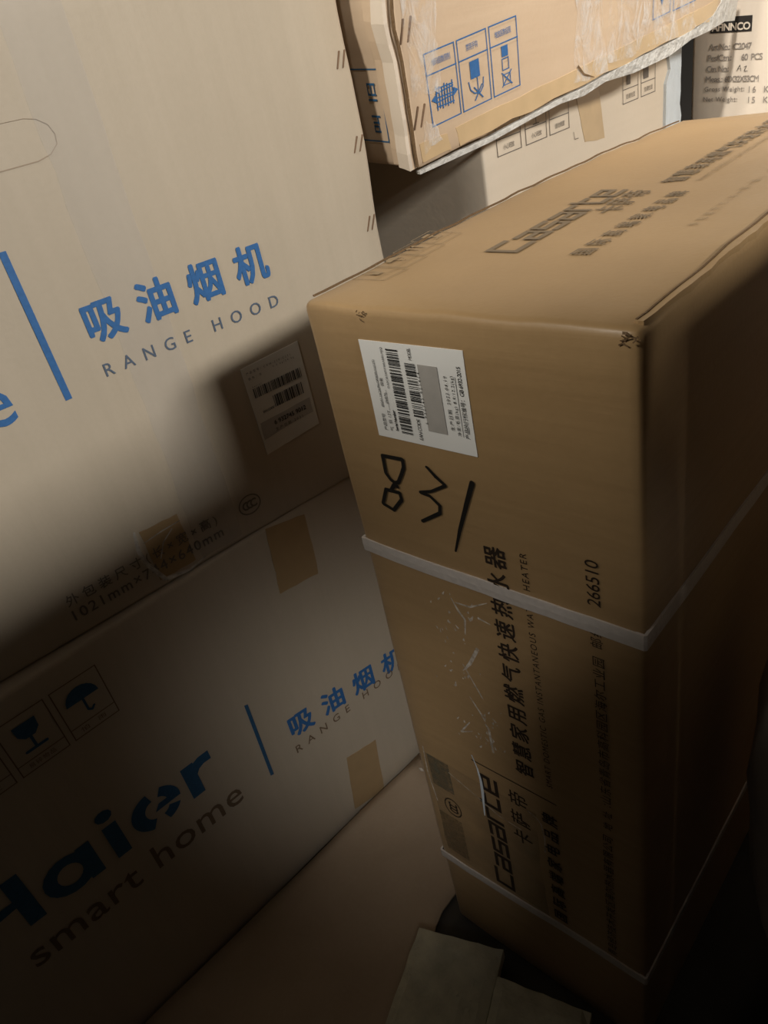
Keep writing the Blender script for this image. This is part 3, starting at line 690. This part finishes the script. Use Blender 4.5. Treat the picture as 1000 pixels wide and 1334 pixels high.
def slab_stone(name, q, z0, z1, label):
    n = 10; vs = []; fs = []
    c = V((sum(p[0] for p in q) / 4, sum(p[1] for p in q) / 4, 0))
    def P(a, b): 
        x = (q[0][0] * (1 - a) + q[1][0] * a) * (1 - b) + (q[3][0] * (1 - a) + q[2][0] * a) * b
        y = (q[0][1] * (1 - a) + q[1][1] * a) * (1 - b) + (q[3][1] * (1 - a) + q[2][1] * a) * b
        return x, y
    for j in range(n + 1):
        for i in range(n + 1):
            x, y = P(i / n, j / n); edge = i in (0, n) or j in (0, n)
            vs.append((x + nz((x, y, 1), 60, .0015), y + nz((x, y, 5), 60, .0015), z1 - (.004 if edge else 0) + nz((x, y, 2), 50, .0018)))
    for j in range(n):
        for i in range(n): k = j * (n + 1) + i; fs.append((k, k + n + 1, k + n + 2, k + 1))
    ring = [i for i in range(n + 1)] + [(j + 1) * (n + 1) - 1 for j in range(1, n + 1)] + [n * (n + 1) + i for i in range(n - 1, -1, -1)] + [j * (n + 1) for j in range(n - 1, 0, -1)]
    b0 = len(vs)
    for k in ring: vs.append((vs[k][0], vs[k][1], z0))
    m = len(ring)
    for k in range(m): fs.append((ring[k], ring[(k + 1) % m], b0 + (k + 1) % m, b0 + k))
    fs.append(tuple(b0 + k for k in range(m)))
    o = mesh_obj(name, vs, fs, MT['stone'], smooth=False); o['label'] = label; o['category'] = 'paving slab'; o['group'] = 'paving slabs at the foot of the tall carton'
    bm = bmesh.new(); bm.from_mesh(o.data); bmesh.ops.recalc_face_normals(bm, faces=bm.faces); bm.to_mesh(o.data); bm.free()
slab_stone('paving_slab', [(-.016, -.047), (.073, -.013), (.120, -.150), (.030, -.185)], .0105, .030, 'rough grey paving slab at the left foot of the tall brown carton')
slab_stone('paving_slab', [(.082, -.038), (.175, -.012), (.225, -.150), (.132, -.180)], .0005, .030, 'rough grey paving slab at the bottom edge, right of the other slab')
# pale sack in the dark on the right
bm = bmesh.new(); bmesh.ops.create_uvsphere(bm, u_segments=40, v_segments=28, radius=1)
for q in bm.verts:
    x, y, z = q.co
    k = (1 - .30 * ((z - .45) / 1.45) ** 2) / max(.05, 1 - z * z) ** .25
    q.co = V((.346 + .098 * x * k + nz((x * 2, y * 2, z * 2), 2, .006), .155 + .095 * y * k + nz((x * 2, y * 2, z * 2 + 5), 2, .006), max(.001, .265 + .27 * z)))
me = bpy.data.meshes.new('sack'); bm.to_mesh(me); bm.free(); me.materials.append(MT['sack'])
for pl in me.polygons: pl.use_smooth = True
o = bpy.data.objects.new('sack', me); COL.objects.link(o); o['label'] = 'pale sack half hidden in the dark, right of the tall brown carton'; o['category'] = 'sack'
# unseen cartons added on the right to block and shape the light
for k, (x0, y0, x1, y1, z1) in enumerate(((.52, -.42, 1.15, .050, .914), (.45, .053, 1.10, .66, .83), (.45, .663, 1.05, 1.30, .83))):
    root = empty('light_blocker_carton', ((x0 + x1) / 2, (y0 + y1) / 2, 0), ('unseen carton added to block light, nearest the viewer on the right', 'unseen carton added to block light, middle one of three on the right', 'unseen carton added to block light, farthest back on the right')[k], 'carton', 'cartons across the aisle')
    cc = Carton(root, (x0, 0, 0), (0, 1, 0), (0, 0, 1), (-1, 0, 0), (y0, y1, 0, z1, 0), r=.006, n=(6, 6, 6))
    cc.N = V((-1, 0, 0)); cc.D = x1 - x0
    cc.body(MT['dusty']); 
    Print().grid([((y0 + y1) / 2 - .03, z1 - .12), ((y0 + y1) / 2 + .03, z1 - .12), ((y0 + y1) / 2 + .03, z1 - .006), ((y0 + y1) / 2 - .03, z1 - .006)], 3, 4).slab('packing_tape', cc, 'front', MT['packtape'], 0, .0006)

bpy.data.objects.remove(FOBJ); bpy.data.curves.remove(FONT)
